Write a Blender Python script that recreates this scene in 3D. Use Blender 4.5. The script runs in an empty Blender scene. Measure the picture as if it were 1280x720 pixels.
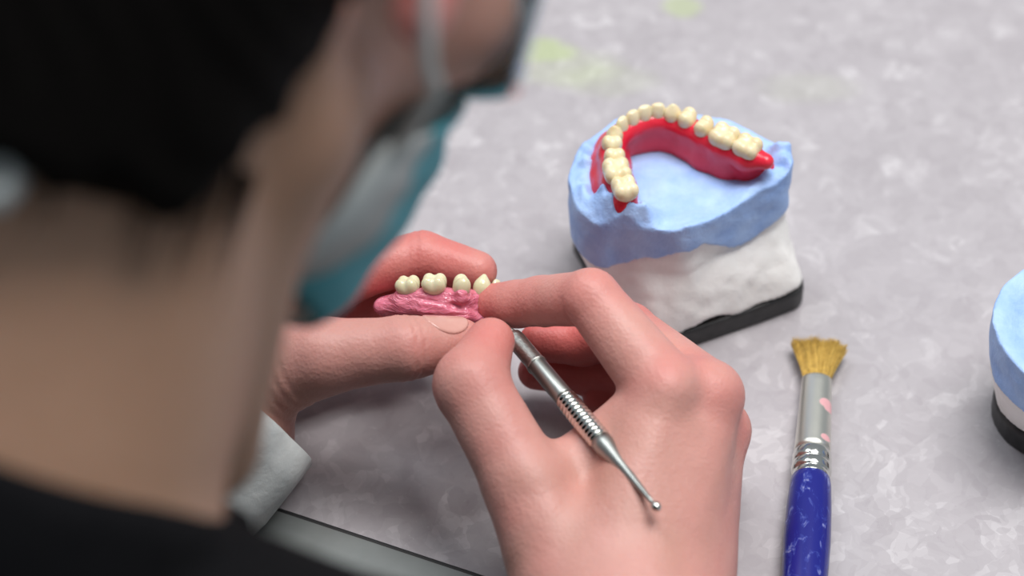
import bpy, math, random
import numpy as np
from mathutils import Vector, Matrix, Quaternion

random.seed(3)
rng = np.random.default_rng(5)
CM = 0.01                      # every coordinate below is in centimetres, table top at z = 0
A3 = lambda *v: np.array(v, float)

# ------------------------------------------------------------------ the view, used to lay points out in space
FPX = 4400.0
TH = math.radians(47)
CAM = A3(0, -116*math.cos(TH), 116*math.sin(TH))
FW = A3(0, math.cos(TH), -math.sin(TH)); UP = A3(0, math.sin(TH), math.cos(TH)); RT = A3(1, 0, 0)
def at(px, py, d):
    return CAM + d*(FW + (px-640)/FPX*RT + (360-py)/FPX*UP)
def on_z(px, py, z):
    r = FW + (px-640)/FPX*RT + (360-py)/FPX*UP
    return CAM + (z-CAM[2])/r[2]*r

col = bpy.context.scene.collection
def link_mesh(name, verts, faces, mats, parent=None, smooth=True, midx=None):
    me = bpy.data.meshes.new(name)
    v = np.asarray(verts, float)*CM
    me.from_pydata([tuple(x) for x in v], [], [tuple(int(i) for i in f) for f in faces])
    if not isinstance(mats, (list, tuple)): mats = [mats]
    for m in mats: me.materials.append(m)
    if smooth: me.polygons.foreach_set('use_smooth', [True]*len(me.polygons))
    if midx is not None: me.polygons.foreach_set('material_index', [int(i) for i in midx])
    me.update()
    o = bpy.data.objects.new(name, me); col.objects.link(o)
    if parent is not None:
        o.parent = parent
        o.matrix_parent_inverse = parent.matrix_world.inverted() if False else Matrix.Translation(-parent.location)
    return o
def empty(name, loc, label, cat, group=None):
    o = bpy.data.objects.new(name, None); col.objects.link(o)
    o.location = Vector(loc)*CM; o.empty_display_size = .02
    o['label'] = label; o['category'] = cat
    if group: o['group'] = group
    return o

# ------------------------------------------------------------------ signed distance helpers
def cone(p, a, b, r1, r2):
    a = np.asarray(a, float); b = np.asarray(b, float)
    ba = b-a; l2 = ba@ba
    if l2 < 1e-9: return np.linalg.norm(p-a, axis=1)-max(r1, r2)
    rr = r1-r2; a2 = l2-rr*rr
    if a2 <= 0: return np.linalg.norm(p-(a if r1 > r2 else b), axis=1)-max(r1, r2)
    pa = p-a; y = pa@ba; z = y-l2
    q = pa*l2-np.outer(y, ba); x2 = np.einsum('ij,ij->i', q, q)
    y2 = y*y*l2; z2 = z*z*l2; k = math.copysign(1, rr)*rr*rr*x2
    il2 = 1/l2
    d = (np.sqrt(x2*a2*il2)+y*rr)*il2-r1
    m1 = np.sign(z)*a2*z2 > k
    m2 = np.sign(y)*a2*y2 < k
    d = np.where(m2, np.sqrt(x2+y2)*il2-r1, d)
    d = np.where(m1, np.sqrt(x2+z2)*il2-r2, d)
    return d
def ell(p, c, r, R=None):
    q = p-np.asarray(c, float)
    if R is not None: q = q@R            # columns of R are the local axes
    r = np.asarray(r, float)
    k0 = np.linalg.norm(q/r, axis=1); k1 = np.linalg.norm(q/(r*r), axis=1)
    return np.where(k1 > 1e-9, k0*(k0-1)/np.maximum(k1, 1e-9), -r.min())
def smin(a, b, k):
    h = np.clip(.5+.5*(b-a)/k, 0, 1)
    return b*(1-h)+a*h-k*h*(1-h)
def smax(a, b, k): return -smin(-a, -b, k)
def sun(ds, k):
    d = ds[0]
    for e in ds[1:]: d = smin(d, e, k)
    return d
def poly2(p, poly):
    """signed distance to a closed polygon in xy"""
    x, y = p[:, 0], p[:, 1]; n = len(poly)
    d = np.full(len(p), 1e9); s = np.zeros(len(p), bool)
    for i in range(n):
        ax, ay = poly[i]; bx, by = poly[(i+1) % n]
        ex, ey = bx-ax, by-ay; wx, wy = x-ax, y-ay
        t = np.clip((wx*ex+wy*ey)/(ex*ex+ey*ey), 0, 1)
        d = np.minimum(d, (wx-ex*t)**2+(wy-ey*t)**2)
        c = ((ay > y) != (by > y)) & (x < (bx-ax)*(y-ay)/(by-ay+1e-12)+ax)
        s ^= c
    return np.where(s, -1, 1)*np.sqrt(d)
_G = rng.normal(size=(32, 32, 32))
def vnoise(p, s):
    q = p/s; i = np.floor(q).astype(int); f = q-i; f = f*f*(3-2*f); i &= 31; j = (i+1) & 31
    def g(a, b, c): return _G[a, b, c]
    x0, y0, z0 = i.T; x1, y1, z1 = j.T; fx, fy, fz = f.T
    return ((g(x0,y0,z0)*(1-fx)+g(x1,y0,z0)*fx)*(1-fy)+(g(x0,y1,z0)*(1-fx)+g(x1,y1,z0)*fx)*fy)*(1-fz) + \
           ((g(x0,y0,z1)*(1-fx)+g(x1,y0,z1)*fx)*(1-fy)+(g(x0,y1,z1)*(1-fx)+g(x1,y1,z1)*fx)*fy)*fz
def smooth_poly(pts, it=2):
    p = np.array([q[:2] for q in pts], float)
    for _ in range(it):
        n = np.roll(p, -1, 0); p = np.stack([.75*p+.25*n, .25*p+.75*n], 1).reshape(-1, 2)
    return p

_E = [(0,1),(2,3),(4,5),(6,7),(0,2),(1,3),(4,6),(5,7),(0,4),(1,5),(2,6),(3,7)]
def nets(fn, lo, hi, h, lip=1.35):
    """surface nets of fn over a box, evaluated only near the surface"""
    B = 8
    lo = np.asarray(lo, float); hi = np.asarray(hi, float)
    nb = np.maximum(1, np.ceil((hi-lo)/(h*B)).astype(int)); n = nb*B
    ci = np.stack(np.meshgrid(*[np.arange(k) for k in nb], indexing='ij'), -1).reshape(-1, 3)
    cc = lo+(ci+.5)*B*h
    dv = fn(cc)
    near = np.abs(dv) < B*h*.87*lip+h
    D = np.repeat(np.repeat(np.repeat(dv.reshape(nb), B, 0), B, 1), B, 2).astype(np.float32)
    near = np.repeat(np.repeat(np.repeat(near.reshape(nb), B, 0), B, 1), B, 2)
    idx = np.argwhere(near)
    for s in range(0, len(idx), 400000):
        ii = idx[s:s+400000]
        D[ii[:, 0], ii[:, 1], ii[:, 2]] = fn(lo+(ii+.5)*h)
    D = np.pad(D, 1, constant_values=1.0); lo = lo-h
    S = D < 0
    c = sum(S[a:S.shape[0]-1+a, b:S.shape[1]-1+b, d:S.shape[2]-1+d].astype(np.int8) for a in (0,1) for b in (0,1) for d in (0,1))
    act = np.argwhere((c > 0) & (c < 8))
    vid = np.full(c.shape, -1, np.int64); vid[act[:,0], act[:,1], act[:,2]] = np.arange(len(act))
    offs = np.array([(i & 1, (i >> 1) & 1, (i >> 2) & 1) for i in range(8)])
    val = np.stack([D[act[:,0]+o[0], act[:,1]+o[1], act[:,2]+o[2]] for o in offs], 1)
    pos = np.zeros((len(act), 3)); cnt = np.zeros(len(act))
    for a, b in _E:
        m = (val[:, a] < 0) != (val[:, b] < 0)
        t = val[m, a]/(val[m, a]-val[m, b])
        pos[m] += offs[a]+(offs[b]-offs[a])*t[:, None]; cnt[m] += 1
    pos = lo+(act+pos/cnt[:, None]+.5)*h
    quads = []
    for ax in range(3):
        u, v = (ax+1) % 3, (ax+2) % 3
        sl0 = [slice(1, -1)]*3; sl1 = [slice(1, -1)]*3
        sl0[ax] = slice(0, -1); sl1[ax] = slice(1, None)
        a, b = S[tuple(sl0)], S[tuple(sl1)]
        e = np.argwhere(a != b); o = np.ones(3, int); o[ax] = 0; e = e+o
        flip = S[e[:,0], e[:,1], e[:,2]]
        du = np.zeros(3, int); du[u] = 1; dw = np.zeros(3, int); dw[v] = 1
        q = [vid[tuple((e-du-dw).T)], vid[tuple((e-dw).T)], vid[tuple(e.T)], vid[tuple((e-du).T)]]
        q = np.stack(q, 1)
        q[~flip] = q[~flip][:, ::-1]
        quads.append(q)
    F = np.concatenate(quads); F = F[(F >= 0).all(1)]
    return pos, F

def tube(pts, rad, seg=12, cap=True):
    pts = [np.asarray(p, float) for p in pts]; n = len(pts)
    if np.isscalar(rad): rad = [rad]*n
    V = []; F = []; up = None
    for i, p in enumerate(pts):
        t = pts[min(i+1, n-1)]-pts[max(i-1, 0)]; t /= np.linalg.norm(t)+1e-12
        if up is None:
            up = np.cross(t, A3(0, 0, 1))
            if np.linalg.norm(up) < .1: up = np.cross(t, A3(1, 0, 0))
        up = up-t*(up@t); up /= np.linalg.norm(up); w = np.cross(t, up)
        for k in range(seg):
            a = 2*math.pi*k/seg; V.append(p+rad[i]*(math.cos(a)*up+math.sin(a)*w))
    for i in range(n-1):
        for k in range(seg):
            k2 = (k+1) % seg
            F.append((i*seg+k, i*seg+k2, (i+1)*seg+k2, (i+1)*seg+k))
    if cap:
        F.append(tuple(range(seg-1, -1, -1))); F.append(tuple((n-1)*seg+k for k in range(seg)))
    return V, F

# ------------------------------------------------------------------ materials
def mat(name, rgb=(.5,.5,.5), rough=.5, metal=0, **kw):
    m = bpy.data.materials.new(name); m.use_nodes = True
    b = m.node_tree.nodes['Principled BSDF']
    b.inputs['Base Color'].default_value = (*rgb, 1); b.inputs['Roughness'].default_value = rough
    b.inputs['Metallic'].default_value = metal
    for k, v in kw.items(): b.inputs[k.replace('_', ' ')].default_value = v
    return m, m.node_tree, b
def N(nt, t, **kw):
    n = nt.nodes.new(t)
    for k, v in kw.items():
        if k in n.inputs: n.inputs[k].default_value = v
        else: setattr(n, k, v)
    return n
def coords(nt, scale=(1,1,1)):
    tc = N(nt, 'ShaderNodeTexCoord'); mp = N(nt, 'ShaderNodeMapping'); mp.inputs['Scale'].default_value = scale
    nt.links.new(tc.outputs['Object'], mp.inputs['Vector']); return mp.outputs['Vector']
def ramp(nt, fac, stops):
    r = N(nt, 'ShaderNodeValToRGB'); e = r.color_ramp.elements
    e[0].position, e[0].color = stops[0][0], (*stops[0][1], 1)
    e[1].position, e[1].color = stops[-1][0], (*stops[-1][1], 1)
    for p, c in stops[1:-1]:
        k = e.new(p); k.color = (*c, 1)
    nt.links.new(fac, r.inputs['Fac']); return r.outputs['Color']
def mix(nt, fac, a, b, mode='MIX'):
    m = N(nt, 'ShaderNodeMix', data_type='RGBA', blend_type=mode)
    for s, v in ((0, fac), (6, a), (7, b)):
        if isinstance(v, (int, float)): m.inputs[s].default_value = v
        elif isinstance(v, tuple): m.inputs[s].default_value = (*v, 1)
        else: nt.links.new(v, m.inputs[s])
    return m.outputs[2]
def noise(nt, vec, scale, detail=3, rough=.5, dist=0):
    n = N(nt, 'ShaderNodeTexNoise', Scale=scale, Detail=detail, Roughness=rough, Distortion=dist)
    nt.links.new(vec, n.inputs['Vector']); return n
def bump(nt, b, h, strength, dist):
    n = N(nt, 'ShaderNodeBump', Strength=strength, Distance=dist)
    nt.links.new(h, n.inputs['Height']); nt.links.new(n.outputs['Normal'], b.inputs['Normal'])
def math_(nt, op, a, b=0.0, clamp=False):
    m = N(nt, 'ShaderNodeMath', operation=op, use_clamp=clamp)
    for i, v in enumerate((a, b)):
        if isinstance(v, (int, float)): m.inputs[i].default_value = v
        else: nt.links.new(v, m.inputs[i])
    return m.outputs[0]

def skin_material():
    m, nt, b = mat('skin', rough=.46)
    v = coords(nt)
    at_ = N(nt, 'ShaderNodeAttribute', attribute_name='flush_shade')
    n1 = noise(nt, v, 55, 4, .6); n2 = noise(nt, v, 260, 3, .6)
    pale = mix(nt, n1.outputs['Fac'], (.265,.155,.088), (.315,.19,.112))
    pink = mix(nt, n1.outputs['Fac'], (.525,.235,.20), (.59,.295,.255))
    red = (.58,.125,.115)
    c = mix(nt, math_(nt, 'MULTIPLY', at_.outputs['Fac'], 2.0, True), pale, pink)
    f2 = math_(nt, 'MULTIPLY', math_(nt, 'SUBTRACT', at_.outputs['Fac'], .5), 2.0, True)
    c = mix(nt, f2, c, red)
    c = mix(nt, math_(nt, 'MULTIPLY', n2.outputs['Fac'], .14), c, (.75,.46,.40))
    nt.links.new(c, b.inputs['Base Color'])
    b.inputs['Subsurface Weight'].default_value = .22
    b.inputs['Subsurface Radius'].default_value = (1, .35, .2); b.inputs['Subsurface Scale'].default_value = .004
    b.inputs['Specular IOR Level'].default_value = .42
    w = N(nt, 'ShaderNodeTexVoronoi', Scale=900); nt.links.new(v, w.inputs['Vector'])
    n3 = noise(nt, v, 420, 4, .65)
    h = math_(nt, 'ADD', math_(nt, 'MULTIPLY', w.outputs['Distance'], .35), n3.outputs['Fac'])
    bump(nt, b, h, .30, .0008)
    return m
SKIN = skin_material()

def counter_material():
    m, nt, b = mat('speckled_laminate', rough=.42)
    v = coords(nt)
    d = noise(nt, v, 45, 3, .6)
    dv = N(nt, 'ShaderNodeVectorMath', operation='MULTIPLY_ADD')
    nt.links.new(d.outputs['Color'], dv.inputs[0]); dv.inputs[1].default_value = (.016,.016,.0); nt.links.new(v, dv.inputs[2])
    def vor(scale, feat='F1', rnd=1):
        w = N(nt, 'ShaderNodeTexVoronoi', Scale=scale*1.15, feature=feat, Randomness=rnd); nt.links.new(dv.outputs[0], w.inputs['Vector']); return w
    a, c_, e = vor(95), vor(170), vor(300)
    g = N(nt, 'ShaderNodeSeparateColor'); nt.links.new(a.outputs['Color'], g.inputs[0])
    g2 = N(nt, 'ShaderNodeSeparateColor'); nt.links.new(c_.outputs['Color'], g2.inputs[0])
    g3 = N(nt, 'ShaderNodeSeparateColor'); nt.links.new(e.outputs['Color'], g3.inputs[0])
    s = math_(nt, 'ADD', math_(nt, 'MULTIPLY', g.outputs[0], .42), math_(nt, 'MULTIPLY', g2.outputs[0], .36))
    s = math_(nt, 'ADD', s, math_(nt, 'MULTIPLY', g3.outputs[0], .22))
    base = ramp(nt, s, [(.05, (.345,.32,.338)), (.42, (.380,.355,.373)), (.65, (.403,.378,.396)), (.95, (.50,.477,.493))])
    # small dark slivers between flakes
    n5 = noise(nt, v, 210, 5, .7, 1.5)
    dark = ramp(nt, n5.outputs['Fac'], [(.30, (1,1,1)), (.36, (0,0,0))])
    base = mix(nt, math_(nt, 'MULTIPLY', dark, .30), base, (.25,.22,.25))
    n6 = noise(nt, v, 160, 5, .7, 2.5)
    lite = ramp(nt, n6.outputs['Fac'], [(.66, (0,0,0)), (.70, (1,1,1))])
    base = mix(nt, math_(nt, 'MULTIPLY', lite, .45), base, (.62,.60,.615))
    # faint green wax smears at the back of the table
    tot = None
    for (px, py, rx, ry, amt) in ((672, 62, 1.5, .75, 1.0), (700, 84, 2.6, 1.2, .35), (852, 8, .9, .7, .8), (760, 100, 2.2, 1.0, .22), (1010, 110, 2.0, 1.0, .16)):
        q = on_z(px, py, 0)*CM
        g_ = N(nt, 'ShaderNodeTexGradient', gradient_type='SPHERICAL'); mp = N(nt, 'ShaderNodeMapping')
        mp.vector_type = 'TEXTURE'; mp.inputs['Location'].default_value = tuple(q); mp.inputs['Scale'].default_value = (rx*CM, ry*CM, .5)
        tc = N(nt, 'ShaderNodeTexCoord')
        off = N(nt, 'ShaderNodeVectorMath', operation='MULTIPLY_ADD'); nn = noise(nt, v, 70, 4, .6)
        nt.links.new(nn.outputs['Color'], off.inputs[0]); off.inputs[1].default_value = (.008,.008,0); nt.links.new(tc.outputs['Object'], off.inputs[2])
        off2 = N(nt, 'ShaderNodeVectorMath', operation='SUBTRACT'); nt.links.new(off.outputs[0], off2.inputs[0]); off2.inputs[1].default_value = (.004,.004,0)
        nt.links.new(off2.outputs[0], mp.inputs['Vector']); nt.links.new(mp.outputs['Vector'], g_.inputs['Vector'])
        k = math_(nt, 'MULTIPLY', math_(nt, 'MULTIPLY', g_.outputs['Fac'], 2.2, True), amt)
        tot = k if tot is None else math_(nt, 'ADD', tot, k, True)
    base = mix(nt, math_(nt, 'MULTIPLY', tot, .5), base, (.42,.53,.20))
    nt.links.new(base, b.inputs['Base Color'])
    bump(nt, b, s, .05, .0004)
    return m
COUNTER = counter_material()

def simple(name, c1, c2, scale, rough, bstr=0, bdist=.0005, bscale=None, **kw):
    m, nt, b = mat(name, c1, rough, **kw)
    v = coords(nt); n = noise(nt, v, scale, 4, .6)
    nt.links.new(ramp(nt, n.outputs['Fac'], [(.3, c1), (.7, c2)]), b.inputs['Base Color'])
    if bstr:
        n2 = noise(nt, v, bscale or scale*3, 5, .65); bump(nt, b, n2.outputs['Fac'], bstr, bdist)
    return m
BLUE = simple('blue_die_stone', (.29,.46,.84), (.43,.61,.94), 90, .62, .7, .0014, 130)
WHITE = simple('white_plaster', (.84,.82,.79), (.90,.88,.86), 60, .6, .6, .001, 120)
BLACKP = simple('black_plastic_plate', (.008,.008,.009), (.03,.03,.03), 300, .45, .3, .0005)
GUMRED = simple('red_base_wax', (.66,.012,.035), (.76,.03,.06), 120, .26, .25, .0006, 160)
GUMPINK = simple('pink_carved_wax', (.56,.12,.19), (.74,.24,.32), 260, .11, .0, .001, 300, Subsurface_Weight=.25, Subsurface_Scale=.003)
nt = GUMPINK.node_tree; _v = coords(nt, (.45, 1, 1.6)); _n = noise(nt, _v, 210, 3, .6, 1.2); bump(nt, nt.nodes['Principled BSDF'], _n.outputs['Fac'], .85, .0016)
TOOTHY = simple('cream_acrylic_tooth', (.70,.57,.33), (.85,.76,.52), 180, .25, .0, Subsurface_Weight=.15, Subsurface_Scale=.002)
TOOTHW = simple('ivory_acrylic_tooth', (.64,.60,.38), (.74,.71,.50), 150, .08, .0, Subsurface_Weight=.25, Subsurface_Scale=.002)
NAIL = simple('fingernail', (.57,.29,.245), (.63,.35,.30), 100, .10)
STEEL, nt, b = mat('satin_steel', (.34,.355,.34), .40, 1.0)
_n = noise(nt, coords(nt), 500, 4, .6); bump(nt, b, _n.outputs['Fac'], .12, .0002)
STEELP = simple('polished_steel_rings', (.62,.62,.58), (.70,.70,.66), 60, .14, metal=1.0)
KNURL = simple('knurled_steel_grip', (.45,.46,.43), (.60,.60,.57), 900, .34, .5, .0003, 1500, metal=1.0)
FERR, nt, b = mat('nickel_ferrule', (.74,.73,.66), .36, 1.0)
_v = coords(nt); _n = noise(nt, _v, 240, 5, .65); bump(nt, b, _n.outputs['Fac'], .18, .0003)
tot = None
for (px, py, r_) in ((1033, 502, .24), (1032, 547, .17), (1036, 508, .16)):
    q = on_z(px, py, .95)*CM
    g_ = N(nt, 'ShaderNodeTexGradient', gradient_type='SPHERICAL'); mp = N(nt, 'ShaderNodeMapping'); mp.vector_type = 'TEXTURE'
    mp.inputs['Location'].default_value = tuple(q); mp.inputs['Scale'].default_value = (r_*CM, r_*.9*CM, .02)
    tc = N(nt, 'ShaderNodeTexCoord'); nt.links.new(tc.outputs['Object'], mp.inputs['Vector']); nt.links.new(mp.outputs['Vector'], g_.inputs['Vector'])
    k = math_(nt, 'MULTIPLY', g_.outputs['Fac'], 5.0, True)
    tot = k if tot is None else math_(nt, 'ADD', tot, k, True)
nt.links.new(mix(nt, math_(nt, 'MULTIPLY', tot, .8), (.74,.73,.66), (.80,.34,.38)), b.inputs['Base Color'])
nt.links.new(math_(nt, 'SUBTRACT', 1.0, math_(nt, 'MULTIPLY', tot, .8)), b.inputs['Metallic'])
BLUEL, nt, b = mat('blue_lacquer', (.012,.018,.30), .26)
_v = coords(nt, (1, .5, 1)); _n = noise(nt, _v, 330, 5, .62, .8)
_c = ramp(nt, _n.outputs['Fac'], [(.54, (.010,.013,.19)), (.60, (.03,.045,.28)), (.72, (.30,.32,.55))])
nt.links.new(_c, b.inputs['Base Color'])
BRIST = simple('golden_bristle', (.42,.25,.045), (.66,.44,.10), 700, .45)
HAIR, nt, b = mat('black_hair', (.0022,.0018,.0016), .6, Specular_IOR_Level=.04)
_n = noise(nt, coords(nt, (1,1,.15)), 900, 3, .5); bump(nt, b, _n.outputs['Fac'], .5, .001)
CLOTH = simple('black_cotton', (.004,.004,.005), (.006,.006,.007), 300, .95, .3, .0008, Specular_IOR_Level=.08)
COATW = simple('white_cotton_sleeve', (.50,.53,.53), (.60,.62,.61), 120, .85, .5, .0014, 90)
TEAL = simple('teal_nonwoven', (.07,.36,.43), (.10,.43,.50), 300, .8, .3, .0005)
LINING = simple('white_nonwoven', (.50,.54,.53), (.58,.61,.60), 300, .85, .3, .0005)
PANTS = simple('dark_trousers', (.02,.022,.03), (.03,.032,.04), 200, .9)
ALU = simple('aluminium_trim', (.20,.22,.215), (.25,.27,.265), 40, .38, metal=.35)
SEAL = simple('dark_rubber_seal', (.012,.012,.013), (.02,.02,.022), 100, .6)
CARCASS = simple('grey_board', (.30,.30,.31), (.34,.34,.35), 30, .6)
FLOORM = simple('grey_vinyl_floor', (.20,.20,.21), (.26,.26,.27), 20, .6)
LENS, nt, b = mat('clear_tinted_plastic', (.42,.58,.68), .10, Transmission_Weight=1.0, IOR=1.2)
FRAMEB = simple('slate_blue_frame', (.22,.30,.36), (.26,.34,.40), 80, .35)
CLIP = simple('pale_grey_clip', (.35,.38,.38), (.42,.45,.45), 80, .5)

# ------------------------------------------------------------------ table, floor
EO = on_z(340, 632, 0); E1 = on_z(600, 718, 0)
ex = (E1-EO)/np.linalg.norm(E1-EO); en = A3(-ex[1], ex[0], 0)
def tl(u, v, z): return EO+ex*u+en*v+A3(0, 0, z)
def profile_bar(prof, u0, u1):
    """prof: closed outline of (v, z); swept along the table edge direction"""
    V = [tl(u0, v, z) for v, z in prof]+[tl(u1, v, z) for v, z in prof]; n = len(prof)
    F = [(i, (i+1) % n, n+(i+1) % n, n+i) for i in range(n)]+[tuple(range(n-1, -1, -1)), tuple(range(n, 2*n))]
    return V, F
table = empty('work_table', EO+ex*10+en*35+A3(0,0,-74), 'grey speckled laminate workbench with a metal front edge, under the hands and dental casts', 'table')
U0, U1, VD = -85, 95, 85
V, F = profile_bar([(0, 0), (0, -2.8), (VD, -2.8), (VD, 0)], U0, U1)
link_mesh('tabletop', V, F, COUNTER, table, smooth=False)
V, F = profile_bar([(-.13, -.03), (-.13, -2.6), (-.001, -2.6), (-.001, -.03)], U0, U1)
link_mesh('edge_seal', V, F, SEAL, table, smooth=False)
pr = [(-.131, -2.7), (-.131, .0), (-1.6, .02)]
for k in range(9):
    a = math.pi/2*k/8; pr.append((-1.65-.30*math.sin(a), -.28+.30*math.cos(a)))
pr += [(-1.95, -2.7)]
V, F = profile_bar(pr, U0, U1)
o = link_mesh('edge_trim', V, F, ALU, table, smooth=False); o['label'] = 'silvery metal strip along the front edge'
for u in (U0+1, U1-4):
    V, F = profile_bar([(3, -2.81), (3, -74), (VD-3, -74), (VD-3, -2.81)], u, u+3)
    link_mesh('side_panel', V, F, CARCASS, table, smooth=False)
V, F = profile_bar([(VD-3.2, -2.81), (VD-3.2, -60), (VD-4.8, -60), (VD-4.8, -2.81)][::-1], U0+4.1, U1-4.1)
link_mesh('back_panel', V, F, CARCASS, table, smooth=False)
g = 260
fl = link_mesh('floor', [(-g,-g,-78),(g,-g,-78),(g,g,-78),(-g,g,-78),(-g,-g,-74),(g,-g,-74),(g,g,-74),(-g,g,-74)],
               [(3,2,1,0),(4,5,6,7),(0,1,5,4),(1,2,6,5),(2,3,7,6),(3,0,4,7)], FLOORM, smooth=False)
fl['kind'] = 'structure'

# ------------------------------------------------------------------ hands
BD = 108.5
def J(px, py, dz): return at(px, py, BD+dz)
def crease(p, d, c, axis, rad, amp=.045, w=.045, offs=(0,), side=None):
    axis = axis/np.linalg.norm(axis); q = p-c; t = q@axis
    rr = np.linalg.norm(q-np.outer(t, axis), axis=1)
    m = np.exp(-(rr/(rad*1.5))**6)
    if side is not None:
        s = (q@side)/np.maximum(rr, 1e-6); m = m*np.clip(s*1.4+.2, 0, 1)
    for o_ in offs: d = d+m*amp*np.exp(-((t-o_)/w)**2)
    return d
def chain(p, js, rs, k=.18):
    d = None
    for i in range(len(js)-1):
        e = cone(p, js[i], js[i+1], rs[i], rs[i+1]); d = e if d is None else smin(d, e, k)
    return d

# right hand -------------------------------------------------------
rW1, rW2 = J(742, 800, -5.4), J(838, 800, -4.6)
rI = [J(830,486,-3.1), J(738,372,-2.2), J(676,377,-.6), J(617,379,.45)]
rM = [J(884,496,-2.3), J(785,414,.7), J(728,428,1.7), J(674,427,1.8)]
rR = [J(893,538,-1.0), J(806,468,2.0), J(732,466,2.9), J(670,464,3.0)]
rL = [J(886,592,.1), J(836,528,1.7), J(785,503,2.5), J(748,500,2.6)]
rT = [J(715,738,-4.5), J(657,605,-3.8), J(589,481,-3.0), J(613,427,-1.9)]
def right_hand(p, forearm=True):
    wm = (rW1+rW2)/2
    palm = sun([cone(p, rW1, rI[0], 1.75, 1.05), cone(p, wm, rM[0], 1.8, 1.05), cone(p, rW2, rR[0], 1.65, 1.0),
                cone(p, rW2, rL[0], 1.6, .95), cone(p, wm, (rI[0]+rM[0])/2+FW*.4, 1.9, .9), cone(p, rW1, rW2, 1.75, 1.65)], .7)
    th = sun([cone(p, rW1, rT[0], 1.7, 1.70), cone(p, rT[0], rT[1], 1.70, 1.26), cone(p, rT[1], rT[2], 1.22, 1.10), cone(p, rT[2], rT[3], 1.08, .74)], .35)
    web = cone(p, J(700,600,-3.0), J(800,520,-2.6), 1.0, .95)
    d = smin(palm, th, .8); d = smin(d, web, .7)
    idx = chain(p, rI, [1.12, .87, .76, .62]); mid = chain(p, rM, [1.1, .88, .74, .62])
    rin = chain(p, rR, [1.0, .82, .70, .58]); lit = chain(p, rL, [.95, .72, .62, .52])
    # finger pads
    idx = smin(idx, ell(p, (rI[2]+rI[3])/2+A3(0,-.05,-.15), (.72,.62,.62)), .3)
    idx = crease(p, idx, rI[2], rI[3]-rI[2], .8, .05, .05, (0, .16), -UP)
    idx = crease(p, idx, rI[1], rI[2]-rI[1], .95, .06, .06, (.35,), -UP)
    th = None
    d = smin(d, idx, .22)
    d = smin(d, mid, .18); d = smin(d, rin, .16); d = smin(d, lit, .16)
    # knuckles and tendons
    d = smin(d, ell(p, rI[0]-FW*.55, (.75,.75,.75)), .6)
    d = smin(d, ell(p, rM[0]-FW*.45+RT*.12+UP*.1, (.72,.72,.72)), .6)
    d = smin(d, ell(p, rR[0]-FW*.25+RT*.22, (.7,.7,.7)), .6)
    d = crease(p, d, rT[2], rT[3]-rT[1], 1.3, .012, .05, (-.15, .12, .35), RT*-.3+UP*-.2-FW)
    d = crease(p, d, rI[1], (rI[2]-rI[1])*.5+(rI[1]-rI[0])*.5, 1.0, .022, .05, (-.28,-.08,.12), UP+RT*.5-FW*.4)
    d = d+.010*vnoise(p, 1.1)+.014*vnoise(p+7, .55)*.5
    if forearm: d = smin(d, cone(p, wm, R_ELB, 2.5, 3.6), 1.2)
    return d
R_SHO_T = None
R_ELB = A3(20, -37, -6)
def flush_shade_right(p):
    f = np.full(len(p), .52)
    for c, r, a in ((rT[3],1.3,.30),(rT[2],1.2,.12),(rI[3],1.2,.30),(rI[1],1.2,.22),(rI[0],1.0,.22),(rM[0],1.1,.38),(rR[0],1.1,.34),(rL[0],1.0,.15),(rT[1],1.0,.10),
                    (rM[2],1.8,.42),(rM[3],1.5,.42),(rR[2],1.8,.42),(rR[3],1.5,.42),(rM[1],1.1,.3),(rI[2],.9,.1)):  # real redness, plus shade on middle and ring fingers painted as deeper red
        f += a*1.15*np.exp(-(np.linalg.norm(p-c, axis=1)/r)**2)
    dorsum = np.exp(-(np.linalg.norm(p-J(780,600,-5), axis=1)/3.0)**2)
    return np.clip(f-.10*dorsum+.05*vnoise(p, .9), 0, 1)

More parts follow.
